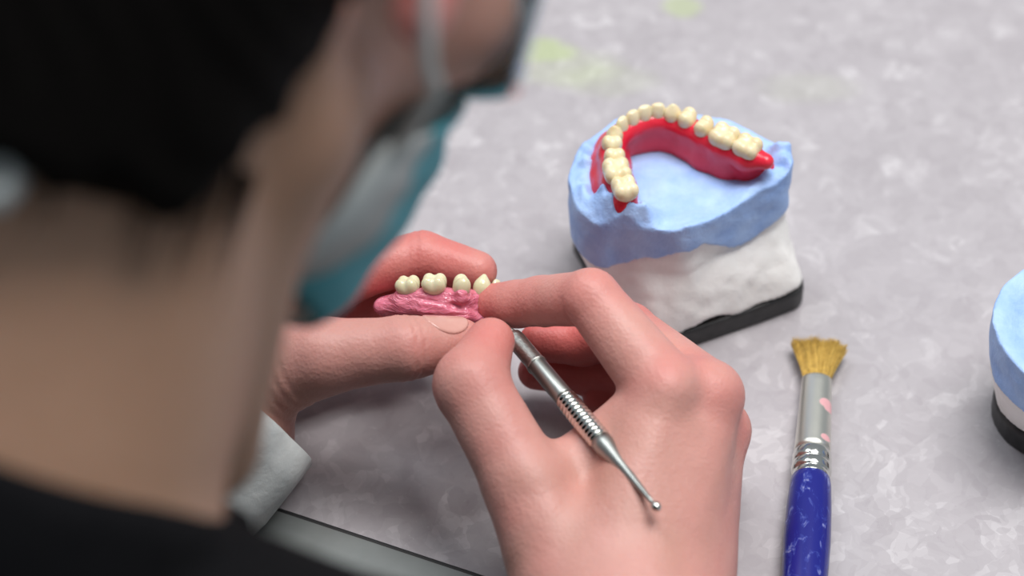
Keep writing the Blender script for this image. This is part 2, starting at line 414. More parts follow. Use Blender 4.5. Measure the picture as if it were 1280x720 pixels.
# left hand --------------------------------------------------------
lW1, lW2 = J(272,550,.1), J(280,585,1.1)
lT = [J(322,478,-.2), J(402,446,-1.2), J(506,435,-1.5), J(574,429,-.6)]
lI = [J(350,392,.8), J(448,340,1.5), J(528,320,1.7), J(596,339,1.4)]
lM = [J(335,420,1.9), J(428,378,2.8), J(498,372,3.1), J(560,374,2.9)]
lR = [J(325,455,2.6), J(420,425,3.5), J(488,418,3.6), J(545,418,3.3)]
lL = [J(308,490,2.6), J(395,462,2.9), J(450,444,3.2), J(500,436,3.2)]
def left_hand(p, forearm=True):
    wm = (lW1+lW2)/2
    palm = sun([cone(p, lW1, lI[0], 1.6, 1.05), cone(p, wm, lM[0], 1.7, 1.05), cone(p, lW2, lR[0], 1.5, 1.0), cone(p, lW2, lL[0], 1.4, .95), cone(p, lW1, lW2, 1.6, 1.5)], .7)
    th = sun([cone(p, lW1, lT[0], 1.5, 1.40), cone(p, lT[0], lT[1], 1.40, 1.17), cone(p, lT[1], lT[2], 1.15, .95), cone(p, lT[2], lT[3], .97, .78)], .3)
    th = crease(p, th, lT[2], lT[3]-lT[2], .95, .07, .05, (-.05, .22), None)
    th = crease(p, th, lT[2], lT[3]-lT[2], .95, .025, .04, (-.3, .1, .38), None)
    d = smin(palm, th, .7)
    d = smin(d, cone(p, lT[1]+FW*.6-RT*.8, lI[0], .9, .9), .6)
    idx = chain(p, lI, [1.05, .84, .78, .64]); idx = crease(p, idx, lI[2], lI[3]-lI[1], .8, .05, .05, (-.35, -.15), None)
    d = smin(d, idx, .2)
    for js in (lM, lR, lL): d = smin(d, chain(p, js, [1.0, .82, .74, .62]), .15)
    # fine folds at the base of the thumb
    ax = (lT[1]-lT[0]); ax = ax/np.linalg.norm(ax)
    d = crease(p, d, lT[0]+ax*1.0, ax, 1.9, .035, .06, (-1.1,-.75,-.4,-.1,.25,.6), None)
    d = d+.010*vnoise(p, 1.0)+.006*vnoise(p+3, .5)
    if forearm: d = smin(d, cone(p, wm, L_ELB, 2.1, 3.4), 1.0)
    return d
L_ELB = A3(-27, -27, -9)
def flush_left(p):
    f = np.full(len(p), .50)
    for c, r, a in ((lT[3],1.2,.12),(lT[2],.9,.10),(lI[3],1.6,.16),(lI[2],1.6,.14),(lI[1],1.8,.22),(lM[1],2.2,.35),(lM[2],2.2,.35),(lM[3],2,.3),(lT[1]+UP*1.,1.2,.12)):
        f += a*np.exp(-(np.linalg.norm(p-c, axis=1)/r)**2)
    w = np.exp(-(np.linalg.norm(p-lT[0], axis=1)/2.2)**2)
    return np.clip(f-.12*w+.05*vnoise(p, .9), 0, 1)

# ------------------------------------------------------------------ head, neck, torso, arms, legs
ha, hp, hr = .59, .93, -.20
_f = A3(math.sin(ha)*math.cos(hp), math.cos(ha)*math.cos(hp), -math.sin(hp))
_u = A3(math.sin(ha)*math.sin(hp), math.cos(ha)*math.sin(hp), math.cos(hp)); _r = np.cross(_f, _u)
HR = _r*math.cos(hr)-_u*math.sin(hr); HU = _u*math.cos(hr)+_r*math.sin(hr); HF = _f
HO = at(214, -212, 80.1)
HM = np.stack([HR, HF, HU], 1)
def H(x, y, z): return HO+x*HR+y*HF+z*HU
def hl(p): return (p-HO)@HM
BA = math.radians(24)
BF = A3(math.sin(BA), math.cos(BA), 0); BR = A3(math.cos(BA), -math.sin(BA), 0)
C7 = at(-150, 690, 76.5)
def Bp(r, f, z): return C7+r*BR+f*BF+A3(0, 0, z)
SR, SL = Bp(17, 4, -9.6), Bp(-17, 3, -11)
HIPZ = -19-C7[2]
def head_sdf(q):
    qa = q.copy(); qa[:, 0] = np.abs(qa[:, 0])
    d = ell(q, (0, -.6, 4.2), (7.5, 9.4, 8.6))
    d = smin(d, ell(q, (0, 3.8, -.5), (6.1, 6.2, 7.0)), 2.0)
    d = smin(d, cone(qa, A3(4.5, 1.2, -5.6), A3(1.2, 7.6, -8.4), 1.5, 1.7), 1.8)
    d = smin(d, cone(q, A3(0, 3.5, -4.5), A3(0, 7.6, -8.2), 3.6, 1.9), 1.8)
    d = smin(d, ell(qa, (4.9, 6.0, -1.6), (1.9, 2.2, 1.8)), 1.2)
    d = smin(d, cone(qa, A3(1.2, 8.6, 2.4), A3(4.6, 7.2, 2.4), .9, .9), .9)
    d = smax(d, -ell(qa, (3.1, 9.6, .6), (1.6, 1.2, 1.1)), .6)
    d = smin(d, ell(qa, (3.1, 7.7, .6), (1.25, 1.2, 1.2)), .3)
    d = smin(d, cone(q, A3(0, 9.2, 1.2), A3(0, 10.7, -2.5), .55, .8), .6)
    d = smin(d, cone(qa, A3(0, 10.0, -3.0), A3(1.1, 9.7, -3.0), .5, .45), .4)
    d = smin(d, cone(qa, A3(0, 9.7, -5.0), A3(1.7, 9.0, -5.1), .45, .25), .4)
    d = smin(d, cone(qa, A3(0, 9.5, -5.9), A3(1.5, 8.9, -5.8), .45, .25), .3)
    # ear: dish, rim and lobe
    er = ell(qa, (7.55, -.9, .4), (.75, 1.7, 2.9)); er = smin(er, ell(qa, (7.45, -.35, -2.6), (.62, .85, 1.15)), .4)
    er = smax(er, -ell(qa, (8.25, -.6, .5), (.55, 1.1, 2.0)), .25)
    d = smin(d, er, .35)
    return d
NECK0 = H(0, -2.2, -3.5)
def arms_sdf(p, infl=0):
    a = sun([cone(p, SR, R_ELB, 5.0+infl, 4.0+infl), cone(p, R_ELB, (rW1+rW2)/2, 3.7+infl, 2.5+infl)], 1.5)
    b_ = sun([cone(p, SL, L_ELB, 5.0+infl, 4.0+infl), cone(p, L_ELB, (lW1+lW2)/2, 3.5+infl, 2.1+infl)], 1.5)
    return a, b_
def torso_sdf(p):
    d = sun([cone(p, Bp(-15, 3, -12), Bp(15, 4, -9.8), 4.6, 4.6), cone(p, Bp(-7, .5, -17), Bp(7, .5, -17), 9.5, 9.5),
             cone(p, Bp(-4.5, -6, -30), Bp(4.5, -6, -30), 9.5, 9.5), cone(p, Bp(-6.5, -9, HIPZ), Bp(6.5, -9, HIPZ), 9.5, 9.5),
             cone(p, Bp(0, 0, -3.5), Bp(11, 3.0, -8.1), 4.4, 3.6), cone(p, Bp(0, 0, -3.5), Bp(-11, 2.0, -11), 4.4, 3.6)], 4)
    return d
KN = [Bp(-11, 33, HIPZ-1), Bp(11, 33, HIPZ-1)]; FT = [Bp(-12, 30, -72-C7[2]), Bp(12, 30, -72-C7[2])]; HP_ = [Bp(-8, -8, HIPZ), Bp(8, -8, HIPZ)]
def legs_sdf(p, infl=0):
    d = None
    for h_, k_, f_ in zip(HP_, KN, FT):
        e = sun([cone(p, h_, k_, 8+infl, 5.6+infl), cone(p, k_, f_+A3(0,0,5), 5.6+infl, 3.6+infl)], 1.5)
        d = e if d is None else smin(d, e, 1)
    return d
def feet_sdf(p):
    d = None
    for f_ in FT:
        e = cone(p, f_+A3(0,0,2.0), f_+BF*14+A3(0,0,.9), 3.6, 2.6)
        e = np.maximum(e, -(p[:, 2]+73.9)); d = e if d is None else np.minimum(d, e)
    return d
def neck_sdf(p):
    d = sun([cone(p, NECK0, C7+BF*3.4+A3(0,0,-.5), 5.2, 5.5), cone(p, H(0, 1.0, -6.5), C7+BF*6.0+A3(0,0,-1), 3.6, 4.6)], 2)
    # the muscle running from behind the ear to the collarbone
    return smin(d, cone(p, H(5.2, -2.0, -3.6), Bp(3.5, 8.5, -4.0), 1.2, 1.1), 1.2)
def body_sdf(p):
    d = smin(head_sdf(hl(p)), neck_sdf(p), 1.6)
    d = smin(d, torso_sdf(p), 2.2)
    a, b_ = arms_sdf(p); d = smin(d, a, 2.0); d = smin(d, b_, 2.0)
    return smin(d, legs_sdf(p), 2)

person = empty('person', Bp(0, 0, 0)*A3(1,1,0)+A3(0,0,-74), 'person in teal face mask and black top bending over a denture in both hands', 'person')

def carve(fn, keep):
    return lambda p: np.maximum(fn(p), keep(p))
# body proper in a coarse grid, hands in a fine one, overlapping at the wrists
wR = (rW1+rW2)/2; wL = (lW1+lW2)/2
axR = (R_ELB-wR)/np.linalg.norm(R_ELB-wR); axL = (L_ELB-wL)/np.linalg.norm(L_ELB-wL)
pb, fb = nets(body_sdf, (-48,-60,-74), (36, 22, 50), .62)
def cut(pts, faces, keep):
    k = keep(pts); fm = k[faces].all(1); f2 = faces[fm]
    used = np.zeros(len(pts), bool); used[f2.ravel()] = True
    mp = np.cumsum(used)-1
    return pts[used], mp[f2]
ph, fh = nets(lambda p: np.minimum(body_sdf(p), 9), (-24,-40,14), (16, 6, 50), .24)
inbox = lambda p: ((p > A3(-22,-38,16)) & (p < A3(14,4,48))).all(1)
body_fine = cut(ph, fh, inbox)
inner = lambda p: ((p > A3(-21.6,-37.6,16.4)) & (p < A3(13.6,3.6,47.6))).all(1)
handzone = lambda p: (((p-wR)@axR < 1.0) & (np.linalg.norm(p-wR, axis=1) < 18)) | (((p-wL)@axL < .6) & (np.linalg.norm(p-wL, axis=1) < 16))
pb2, fb2 = cut(pb, fb, lambda p: ~inner(p) & ~handzone(p))
lo = np.min([q for q in rI+rM+rR+rL+rT+[rW1, rW2]], 0)-3; hi = np.max([q for q in rI+rM+rR+rL+rT+[rW1, rW2]], 0)+3
pr_, fr_ = nets(right_hand, lo-A3(0,2,0), hi, .085)
pr_, fr_ = cut(pr_, fr_, lambda p: ((p-wR)@axR < 2.2))
lo = np.min([q for q in lI+lM+lR+lL+lT+[lW1, lW2]], 0)-2.6; hi = np.max([q for q in lI+lM+lR+lL+lT+[lW1, lW2]], 0)+2.6
pl_, fl_ = nets(left_hand, lo-A3(1,1,1), hi, .085)
pl_, fl_ = cut(pl_, fl_, lambda p: ((p-wL)@axL < 2.0))
parts = [(pb2, fb2), body_fine, (pr_, fr_), (pl_, fl_)]
off = 0; VV = []; FF = []
for a_, f_ in parts: VV.append(a_); FF.append(f_+off); off += len(a_)
VV = np.concatenate(VV); FF = np.concatenate(FF)
body = link_mesh('body', VV, FF, SKIN, person)
fl_attr = np.zeros(len(VV)); n0 = len(pb2); n1 = n0+len(body_fine[0]); n2 = n1+len(pr_)
for w_, c_ in ((wR, axR), (wL, axL)):
    fl_attr[:n0] = np.maximum(fl_attr[:n0], .5*np.clip(1.9-np.linalg.norm(pb2-w_, axis=1)/9, 0, 1))
hq = hl(body_fine[0])
fl_attr[n0:n1] = np.clip(.04+.75*np.exp(-(np.linalg.norm((hq-A3(7.4,-.6,-1.4))/A3(1.6,1.9,3.2), axis=1))**4)+.25*np.exp(-(np.linalg.norm((hq-A3(6,4,-2)), axis=1)/4)**2), 0, 1)
fl_attr[n1:n2] = flush_shade_right(pr_); fl_attr[n2:] = flush_left(pl_)
at_ = body.data.attributes.new('flush_shade', 'FLOAT', 'POINT'); at_.data.foreach_set('value', fl_attr.astype(np.float32))

# thumbnail of the left hand
nd = UP*.90-FW*.44
nc = lT[2]*.28+lT[3]*.72+nd*.68; nax = (lT[3]-lT[2])/np.linalg.norm(lT[3]-lT[2]); nb_ = np.cross(nax, nd); nR = np.stack([nax, nb_, np.cross(nax, nb_)], 1)
def nail_sdf(p):
    return smax(np.abs(cone(p, lT[2], lT[3], .97, .78)-.01)-.045, ell(p, nc, (.80, .60, .6), nR), .05)
a_, f_ = nets(nail_sdf, nc-1.1, nc+1.1, .045)
o = link_mesh('fingernail', a_, f_, NAIL, person); o['label'] = 'short glossy thumbnail of the left hand'

# hair: cap, nape sweep, tied bun
def hair_sdf(p):
    q = hl(p)
    cap = ell(q, (0, -1.0, 4.3), (8.3, 10.1, 9.4))
    cap = smin(cap, cone(q, A3(0, -3.6, -1.5), A3(0, -3.0, -8.0), 6.8, 5.9), 1.5)
    face = q[:, 1]*.75+q[:, 2]*-.75+(-1.7)            # open in front of a line from forehead to nape
    line = -(q[:, 2]+9.0-np.clip(q[:, 1]+4.5, 0, 4)*1.75-np.clip(q[:, 1]+.5, 0, 10)*.9)
    d = smax(cap, line+.25*vnoise(p, .8), .5)
    bun = ell(q, (0, -12.0, 3.6), (4.4, 3.6, 4.0))
    d = smin(d, bun, .9)
    ang = np.arctan2(q[:, 0], q[:, 2]-2)
    return d+.06*np.sin(ang*60+vnoise(p, 2)*2)
a_, f_ = nets(hair_sdf, HO-A3(18,18,18), HO+A3(18,18,18), .26)
hair = link_mesh('hair', a_, f_, HAIR, person)
# loose wisps at the nape
near_sdf = lambda p: smin(head_sdf(hl(p)), neck_sdf(p), 1.6)
wv, wf = [], []
for i in range(240):
    x = random.uniform(-6, 6.5); y = random.uniform(-7.5, -4) if abs(x) < 4 else random.uniform(-5.5, -1.5)
    base = A3(x, y, -7.4)
    ps = []
    L_ = random.uniform(.8, 3.2)
    for t in np.linspace(0, 1, 6):
        q = base+A3(-x*.04*t+random.uniform(-.12,.12), .25*t, -L_*t)
        # hold the strand on the skin
        for _ in range(6):
            w_ = H(*q)[None]; dd = min(near_sdf(w_)[0], 6)
            g_ = near_sdf(w_+np.eye(3)*.1)-near_sdf(w_)[0]; g_ /= np.linalg.norm(g_)+1e-9
            w_ = w_-(dd-.12)*g_; q = hl(w_)[0]
        ps.append(H(*q))
    v_, f2 = tube(ps, [.03*(1-.8*t) for t in np.linspace(0, 1, 6)], 4)
    wf += [tuple(j+len(wv) for j in f) for f in f2]; wv += v_
o = link_mesh('nape_wisps', wv, wf, HAIR, hair); o['kind'] = 'stuff'
c_ = at(-8, 172, 72)
q = hl(c_[None])[0]
for _ in range(12):
    w_ = H(*q)[None]; g_ = np.array([hair_sdf(w_+e)[0] for e in np.eye(3)*.2])-hair_sdf(w_)[0]; g_ /= np.linalg.norm(g_)+1e-9
    q = hl(w_-(hair_sdf(w_)[0]-.25)*g_)[0]
cw = H(*q)
a_, f_ = nets(lambda p: smax(ell(p, cw, (.7, 1.0, .8)), -ell(p, cw-FW*.6, (.35,.5,.4)), .15), cw-1.4, cw+1.4, .12)
link_mesh('hair_tie', a_, f_, CLIP, hair)

# black top: torso and short sleeves over the body, cut at the neckline
nk_ax = (NECK0-C7)/np.linalg.norm(NECK0-C7)
def top_sdf(p):
    a, b_ = arms_sdf(p, .7)
    ua = np.maximum(cone(p, SR, R_ELB, 5.7, 4.7), (p-SR)@((R_ELB-SR)/np.linalg.norm(R_ELB-SR))-17)
    ub = np.maximum(cone(p, SL, L_ELB, 5.7, 4.7), (p-SL)@((L_ELB-SL)/np.linalg.norm(L_ELB-SL))-17)
    t = np.minimum(torso_sdf(p), neck_sdf(p)+.1)-.75
    d = smin(smin(t, ua, 2), ub, 2)
    neckcut = (p-COL)@COLN
    d = smax(d, neckcut, .35)
    return smax(d, -(p[:, 2]-C7[2]-HIPZ+5), .3)+.12*vnoise(p, 3.0)
COL = at(130, 612, 75.5); COLN = nk_ax*.75+A3(0,0,.55)+BF*.60; COLN = COLN/np.linalg.norm(COLN)
a_, f_ = nets(top_sdf, (-48,-60,-30), (38, 8, 40), .42)
o = link_mesh('top', a_, f_, CLOTH, person); o['label'] = 'black round-neck top'
def trouser_sdf(p):
    d = body_sdf(p)-.8
    for w_, e_ in ((wR, R_ELB), (wL, L_ELB)): d = np.maximum(d, 4.4-cone(p, w_, e_, .1, .1))
    return smax(smax(d, p[:, 2]-(C7[2]+HIPZ+5.5), .3), -(p[:, 2]+71), .2)
a_, f_ = nets(trouser_sdf, (-48,-60,-74), (38, 26, 0), .7)
link_mesh('trousers', a_, f_, PANTS, person)
for ft_ in FT:
    FT_ = [ft_]
    a_, f_ = nets(lambda p: np.maximum(cone(p, ft_+A3(0,0,2.0), ft_+BF*14+A3(0,0,.9), 3.6, 2.6), -(p[:, 2]+73.9)), ft_-A3(8,8,4), ft_+BF*14+A3(8,8,8), .5)
    link_mesh('shoe', a_, f_, PANTS, person)

# white sleeves: loose cloth tubes around the forearms, the left cuff flares to a corner
def sleeve(w, elb, sho, r_in, start, flare=None):
    V = []; F = []; seg = 48; rows = 26
    ax = (elb-w)/np.linalg.norm(elb-w); L1 = np.linalg.norm(elb-w)
    e1 = np.cross(ax, A3(0,0,1)); e1 /= np.linalg.norm(e1); e2 = np.cross(ax, e1)
    for layer in (0, 1):
        for i in range(rows):
            t = i/(rows-1); s = start+(L1-start)*t
            c = w+ax*s
            for k in range(seg):
                a = 2*math.pi*k/seg
                r = r_in+(5.0-r_in)*t**1.3-.12*layer
                r += .13*math.sin(3*a+5*t)+.10*math.sin(7*a-9*t)*(1-t)+.12*math.sin(s*1.3+2*a)
                p = c+r*(math.cos(a)*e1+math.sin(a)*e2)
                if flare is not None:
                    fd, fr, fw_ = flare
                    cosang = (math.cos(a)*e1+math.sin(a)*e2)@fd
                    wgt = max(0, cosang)**fw_*math.exp(-((s-start)/2.3)**2)
                    p = p+fd*fr*wgt
                V.append(p)
    def id_(l, i, k): return (l*rows+i)*seg+k % seg
    for i in range(rows-1):
        for k in range(seg):
            F.append((id_(0,i,k), id_(0,i,k+1), id_(0,i+1,k+1), id_(0,i+1,k)))
            F.append((id_(1,i+1,k), id_(1,i+1,k+1), id_(1,i,k+1), id_(1,i,k)))
    for i in (0, rows-1):
        for k in range(seg): F.append((id_(1,i,k), id_(1,i,k+1), id_(0,i,k+1), id_(0,i,k)) if i == 0 else (id_(0,i,k), id_(0,i,k+1), id_(1,i,k+1), id_(1,i,k)))
    return V, F
tip = at(397, 567, 110.2)
st = 0.0
CUF = J(308, 506, -.1)
fd = tip-(CUF+axL*st); fd = fd-axL*(fd@axL); fl_len = np.linalg.norm(fd); fd /= fl_len
V, F = sleeve(CUF, L_ELB, SL, 2.45, st, (fd, max(.0, fl_len-2.45), 6))
o = link_mesh('sleeve', V, F, COATW, person); o['label'] = 'pale grey-white cotton sleeve cuff at the left wrist'
V, F = sleeve(wR, R_ELB, SR, 3.0, 1.9)
link_mesh('sleeve', V, F, COATW, person)

# face mask
def ray_r(o_, d_, lvl, r0=15.0):
    r = r0
    for _ in range(60):
        p = (o_+d_*r)[None]; v_ = head_mask_sdf(p)[0]-lvl
        if v_ < .01: break
        r -= max(v_*.8, .01)
        if r < 1: break
    return r
def head_mask_sdf(q):
    qa = q.copy(); qa[:, 0] = np.abs(qa[:, 0])
    d = ell(q, (0, 3.8, -.5), (6.2, 6.4, 7.1))
    d = smin(d, cone(qa, A3(4.5, 1.2, -5.6), A3(1.2, 7.8, -8.2), 1.6, 2.0), 2.5)
    d = smin(d, cone(q, A3(0, 8.8, .5), A3(0, 10.0, -4.6), 1.3, 2.8), 3.5)
    return d
nu, nv = 49, 25
MG = np.zeros((nv, nu, 3))
for j in range(nv):
    v_ = j/(nv-1)
    for i in range(nu):
        u_ = (i/(nu-1)*2-1); um = math.radians(62)
        z0 = -1.2-4.2*abs(u_)**1.2; z1 = -8.7+.3*abs(u_)**2
        z = z0+(z1-z0)*v_
        base = A3(0, 1.5, z)
        di = A3(math.sin(u_*um), math.cos(u_*um), -.25*max(0, v_-.6)); di /= np.linalg.norm(di)
        r = ray_r(base, di, .25)+(.95*(1-abs(u_)**4))*(1-v_**3)+.10*math.sin(v_*math.pi*7)*(1-abs(u_))**.5
        MG[j, i] = base+di*r
V = []; F = []; MI = []
# shell with thickness
Nn = np.zeros_like(MG); gu = np.gradient(MG, axis=1); gv = np.gradient(MG, axis=0)
Nn = np.cross(gv, gu); Nn /= np.linalg.norm(Nn, axis=2, keepdims=True)+1e-9
if (Nn[nv//2, nu//2]@A3(0,1,0)) < 0: Nn = -Nn
for layer, s in ((0, .06), (1, -.06)):
    for j in range(nv):
        for i in range(nu): V.append(H(*(MG[j, i]+Nn[j, i]*s)))
idm = lambda l, j, i: (l*nv+j)*nu+i
for j in range(nv-1):
    for i in range(nu-1):
        F.append((idm(0,j,i), idm(0,j+1,i), idm(0,j+1,i+1), idm(0,j,i+1))); MI.append(1 if i < 4 or i >= nu-5 else 0)
        F.append((idm(1,j,i+1), idm(1,j+1,i+1), idm(1,j+1,i), idm(1,j,i))); MI.append(1)
for j in range(nv-1):
    F.append((idm(1,j,0), idm(1,j+1,0), idm(0,j+1,0), idm(0,j,0))); F.append((idm(0,j,nu-1), idm(0,j+1,nu-1), idm(1,j+1,nu-1), idm(1,j,nu-1))); MI += [1, 1]
for i in range(nu-1):
    F.append((idm(0,0,i), idm(0,0,i+1), idm(1,0,i+1), idm(1,0,i))); F.append((idm(1,nv-1,i), idm(1,nv-1,i+1), idm(0,nv-1,i+1), idm(0,nv-1,i))); MI += [0, 0]
mask = link_mesh('face_mask', V, F, [TEAL, LINING], person, midx=MI); mask['label'] = 'teal pleated disposable face mask'
# the welded side hems, pale, standing off the cheeks
for side in (0, nu-1):
    sg = -1 if side == 0 else 1
    V = []; F = []
    for j in range(nv):
        a = MG[j, side]; b2 = MG[j, side-sg*4]
        outv = A3(sg*.45, -2.0, 0)
        wv_ = math.sin(math.pi*j/(nv-1))
        V += [H(*(b2+Nn[j, side-sg*4]*.12)), H(*(a+outv*.5*(.4+wv_)+A3(0,-.15,0))), H(*(a+outv*.5*(.4+wv_)+A3(-sg*.1,-.25,0))), H(*(b2-Nn[j, side-sg*4]*.02))]
    for j in range(nv-1):
        for k in range(4): F.append((4*j+k, 4*j+(k+1) % 4, 4*j+4+(k+1) % 4, 4*j+4+k))
    F += [(3,2,1,0), tuple(4*(nv-1)+k for k in range(4))]
    link_mesh('side_hem', V, F, LINING, mask)
for sg in (-1, 1):
    side = 0 if sg < 0 else nu-1
    up_c, lo_c = MG[0, side], MG[-1, side]
    loop = [up_c+A3(0,0,-.2), A3(sg*7.3, 1.8, -4.3), A3(sg*7.9, -.3, -4.0), A3(sg*8.05, -1.9, -2.4), A3(sg*7.95, -3.0, .2), A3(sg*7.95, -2.6, 2.6),
            A3(sg*8.0, -1.2, 3.8), A3(sg*7.75, .3, 3.4), A3(sg*7.3, .7, 2.5)]
    P_ = []
    for i in range(len(loop)-1):
        p0 = loop[max(i-1, 0)]; p1 = loop[i]; p2 = loop[i+1]; p3 = loop[min(i+2, len(loop)-1)]
        for t in np.linspace(0, 1, 6, endpoint=False):
            P_.append(.5*((2*p1)+(-p0+p2)*t+(2*p0-5*p1+4*p2-p3)*t*t+(-p0+3*p1-3*p2+p3)*t**3))
    P_.append(loop[-1])
    V, F = tube([H(*q) for q in P_], .17, 10); o = link_mesh('ear_loop', V, F, LINING, mask)

# safety glasses: one wraparound lens, slate bar and side arms
def lens_pt(u_, v_, off=0):
    a = math.radians(82)*u_
    rx, ry = 7.6+off, 6.0+off
    z = 3.0+(-3.1-3.0+1.5*math.exp(-(u_*5)**2))*v_ if v_ <= 1 else 0
    return A3(rx*math.sin(a), 4.9+ry*math.cos(a)-.9*v_*0, z)
V = []; F = []; nu2, nv2 = 49, 9
for off_ in (0, -.18):
    for j in range(nv2):
        for i in range(nu2): V.append(H(*lens_pt(i/(nu2-1)*2-1, j/(nv2-1), off_)))
idl = lambda l, j, i: (l*nv2+j)*nu2+i
for j in range(nv2-1):
    for i in range(nu2-1):
        F.append((idl(0,j,i), idl(0,j+1,i), idl(0,j+1,i+1), idl(0,j,i+1))); F.append((idl(1,j,i+1), idl(1,j+1,i+1), idl(1,j+1,i), idl(1,j,i)))
for j in range(nv2-1):
    F.append((idl(1,j,0), idl(1,j+1,0), idl(0,j+1,0), idl(0,j,0))); F.append((idl(0,j,nu2-1), idl(0,j+1,nu2-1), idl(1,j+1,nu2-1), idl(1,j,nu2-1)))
for i in range(nu2-1):
    F.append((idl(0,0,i), idl(0,0,i+1), idl(1,0,i+1), idl(1,0,i))); F.append((idl(1,nv2-1,i), idl(1,nv2-1,i+1), idl(0,nv2-1,i+1), idl(0,nv2-1,i)))
gl = link_mesh('safety_glasses', V, F, LENS, person); gl['label'] = 'clear wraparound safety glasses'
V, F = tube([H(*(lens_pt(u_, 0, -.09)+A3(0,0,.1))) for u_ in np.linspace(-1, 1, 49)], .28, 8)
link_mesh('brow_bar', V, F, FRAMEB, gl)
for sg in (-1, 1):
    V, F = tube([H(sg*7.75, 6.0, 2.9), H(sg*8.35, 3, 2.9), H(sg*8.2, 0, 3.3), H(sg*7.9, -3.5, 2.9)], .2, 8)
    link_mesh('temple_arm', V, F, FRAMEB, gl)

# ------------------------------------------------------------------ teeth
def basis(x, z):
    x = x/np.linalg.norm(x); z = z-x*(z@x); z /= np.linalg.norm(z); return np.stack([x, np.cross(z, x), z], 1)
def tooth(c, along, upv, kind, parent, material, w=1.0, h=.07):
    """local x along the arch, y buccal/lingual, z to the biting edge"""
    R = basis(along, upv)
    def f(p):
        q = (p-c)@R/w
        if kind == 'molar':
            d = ell(q, (0,0,-.05), (.46,.42,.36))
            for sx in (-.22, .20):
                for sy in (-.2, .2): d = smin(d, ell(q, (sx, sy, .10), (.26,.24,.30)), .10)
            d = smax(d, -ell(q, (0, 0, .45), (.34,.09,.13)), .08); d = smax(d, -ell(q, (-.01, 0, .47), (.06,.34,.15)), .08)
        elif kind == 'premolar':
            d = ell(q, (0,0,-.05), (.33,.38,.38))
            for sy in (-.18, .18): d = smin(d, ell(q, (0, sy, .12), (.27,.22,.30)), .10)
            d = smax(d, -ell(q, (0, 0, .46), (.26,.07,.12)), .08)
        elif kind == 'canine':
            d = smin(ell(q, (0,0,-.1), (.31,.30,.42)), cone(q, A3(0,.02,0), A3(0,.03,.36), .28, .10), .15)
        else:
            d = smin(ell(q, (0,0,-.1), (.25,.24,.40)), ell(q, (0,.03,.12), (.28,.13,.36)), .15)
            d = smax(d, q[:, 2]-.40, .05)
        return d*w
    s = 1.0*w
    a_, f_ = nets(f, c-s, c+s, h*w)
    return link_mesh('tooth', a_, f_, material, parent)

# ------------------------------------------------------------------ dental cast with its denture
def cast(name, outline_top, plate, label, ztop, zblue, zplate, extra_top, seed, mid=0, mc=(0,0), inset=.12):
    c = np.mean(outline_top, 0)
    root = empty(name, (c[0], c[1], 0), label, 'dental cast', 'dental casts on black mounting plates')
    ot = smooth_poly(outline_top, 2); pl = smooth_poly(plate, 1)
    allp = np.concatenate([ot, pl]); lo = np.array([*allp.min(0)-.8, -.1]); hi = np.array([*allp.max(0)+.8, ztop+1.6])
    sh = A3(seed*3.1, 0, 0)
    cx, cy = c
    def bd(p): return zblue+mid*np.exp(-((p[:, 0]-mc[0])**2+(p[:, 1]-mc[1])**2)/3.2)+.17*vnoise(p*A3(1,1,0)+sh, 1.7)+.08*vnoise(p*A3(1,1,0)+sh, .6)
    def blue(p):
        d2 = poly2(p, ot)+.05*vnoise(p+sh, 1.3)+.02*vnoise(p+sh, .45)
        top = extra_top(p)
        d = smax(d2, (p[:, 2]-top)*.8, .06)
        return smax(d, bd(p)-p[:, 2], .04)
    def white(p):
        t = np.clip((p[:, 2]-zplate)/(zblue-zplate), 0, 1)[:]
        d2 = (poly2(p, ot)+inset)*t+(poly2(p, pl)+.02)*(1-t)
        d2 = d2+.05*vnoise(p+sh, 1.1)+.025*vnoise(p+sh, .4)-inset*np.sin(math.pi*t)
        d = smax(d2, p[:, 2]-bd(p), .04)
        return smax(d, zplate-.02+.09*vnoise(p*A3(1,1,0)+sh, .8)-p[:, 2], .03)
    def black(p):
        d = smax(poly2(p, pl), p[:, 2]-zplate+.12, .08); return smax(d, .0-p[:, 2], .05)
    a_, f_ = nets(blue, lo, hi, .075); o = link_mesh('stone_model', a_, f_, BLUE, root); o['label'] = 'pale blue stone upper part'
    a_, f_ = nets(white, lo, np.array([*hi[:2], zblue+1]), .085); o = link_mesh('plaster_block', a_, f_, WHITE, root); o['label'] = 'white plaster middle block'
    a_, f_ = nets(black, lo, np.array([*hi[:2], zplate+.3]), .085); o = link_mesh('mounting_plate', a_, f_, BLACKP, root); o['label'] = 'black plastic base plate'
    return root

ZT = 5.1
out1 = [on_z(x, y, ZT)[:2] for x, y in ((711,215),(712,238),(722,262),(738,278),(757,283),(775,281),(800,286),(830,287),(854,291),(878,281),(900,270),(925,256),(950,243),(974,231),(988,217),(991,203),(984,190),(962,176),(930,160),(895,146),(850,138),(805,140),(765,152),(735,172),(718,192))]
K = on_z(1014, 383, 0)[:2]; d1 = np.array([.91, .415]); d1 /= np.linalg.norm(d1); d2_ = np.array([-d1[1], d1[0]])
def plate_poly(K, w, l, r=.7):
    c = [K, K+d2_*l, K+d2_*l-d1*w, K-d1*w]; P_ = []
    for i in range(4):
        p = c[i]; a = c[i-1]-p; b = c[(i+1) % 4]-p; a = a/np.linalg.norm(a); b = b/np.linalg.norm(b)
        P_ += [p+a*r, p+a*r*.3+b*r*.3*0+b*r*.0, p+b*r] if False else [p+a*r, p+(a+b)*r*.28, p+b*r]
    return P_
pl1 = plate_poly(K, 6.1, 6.0)
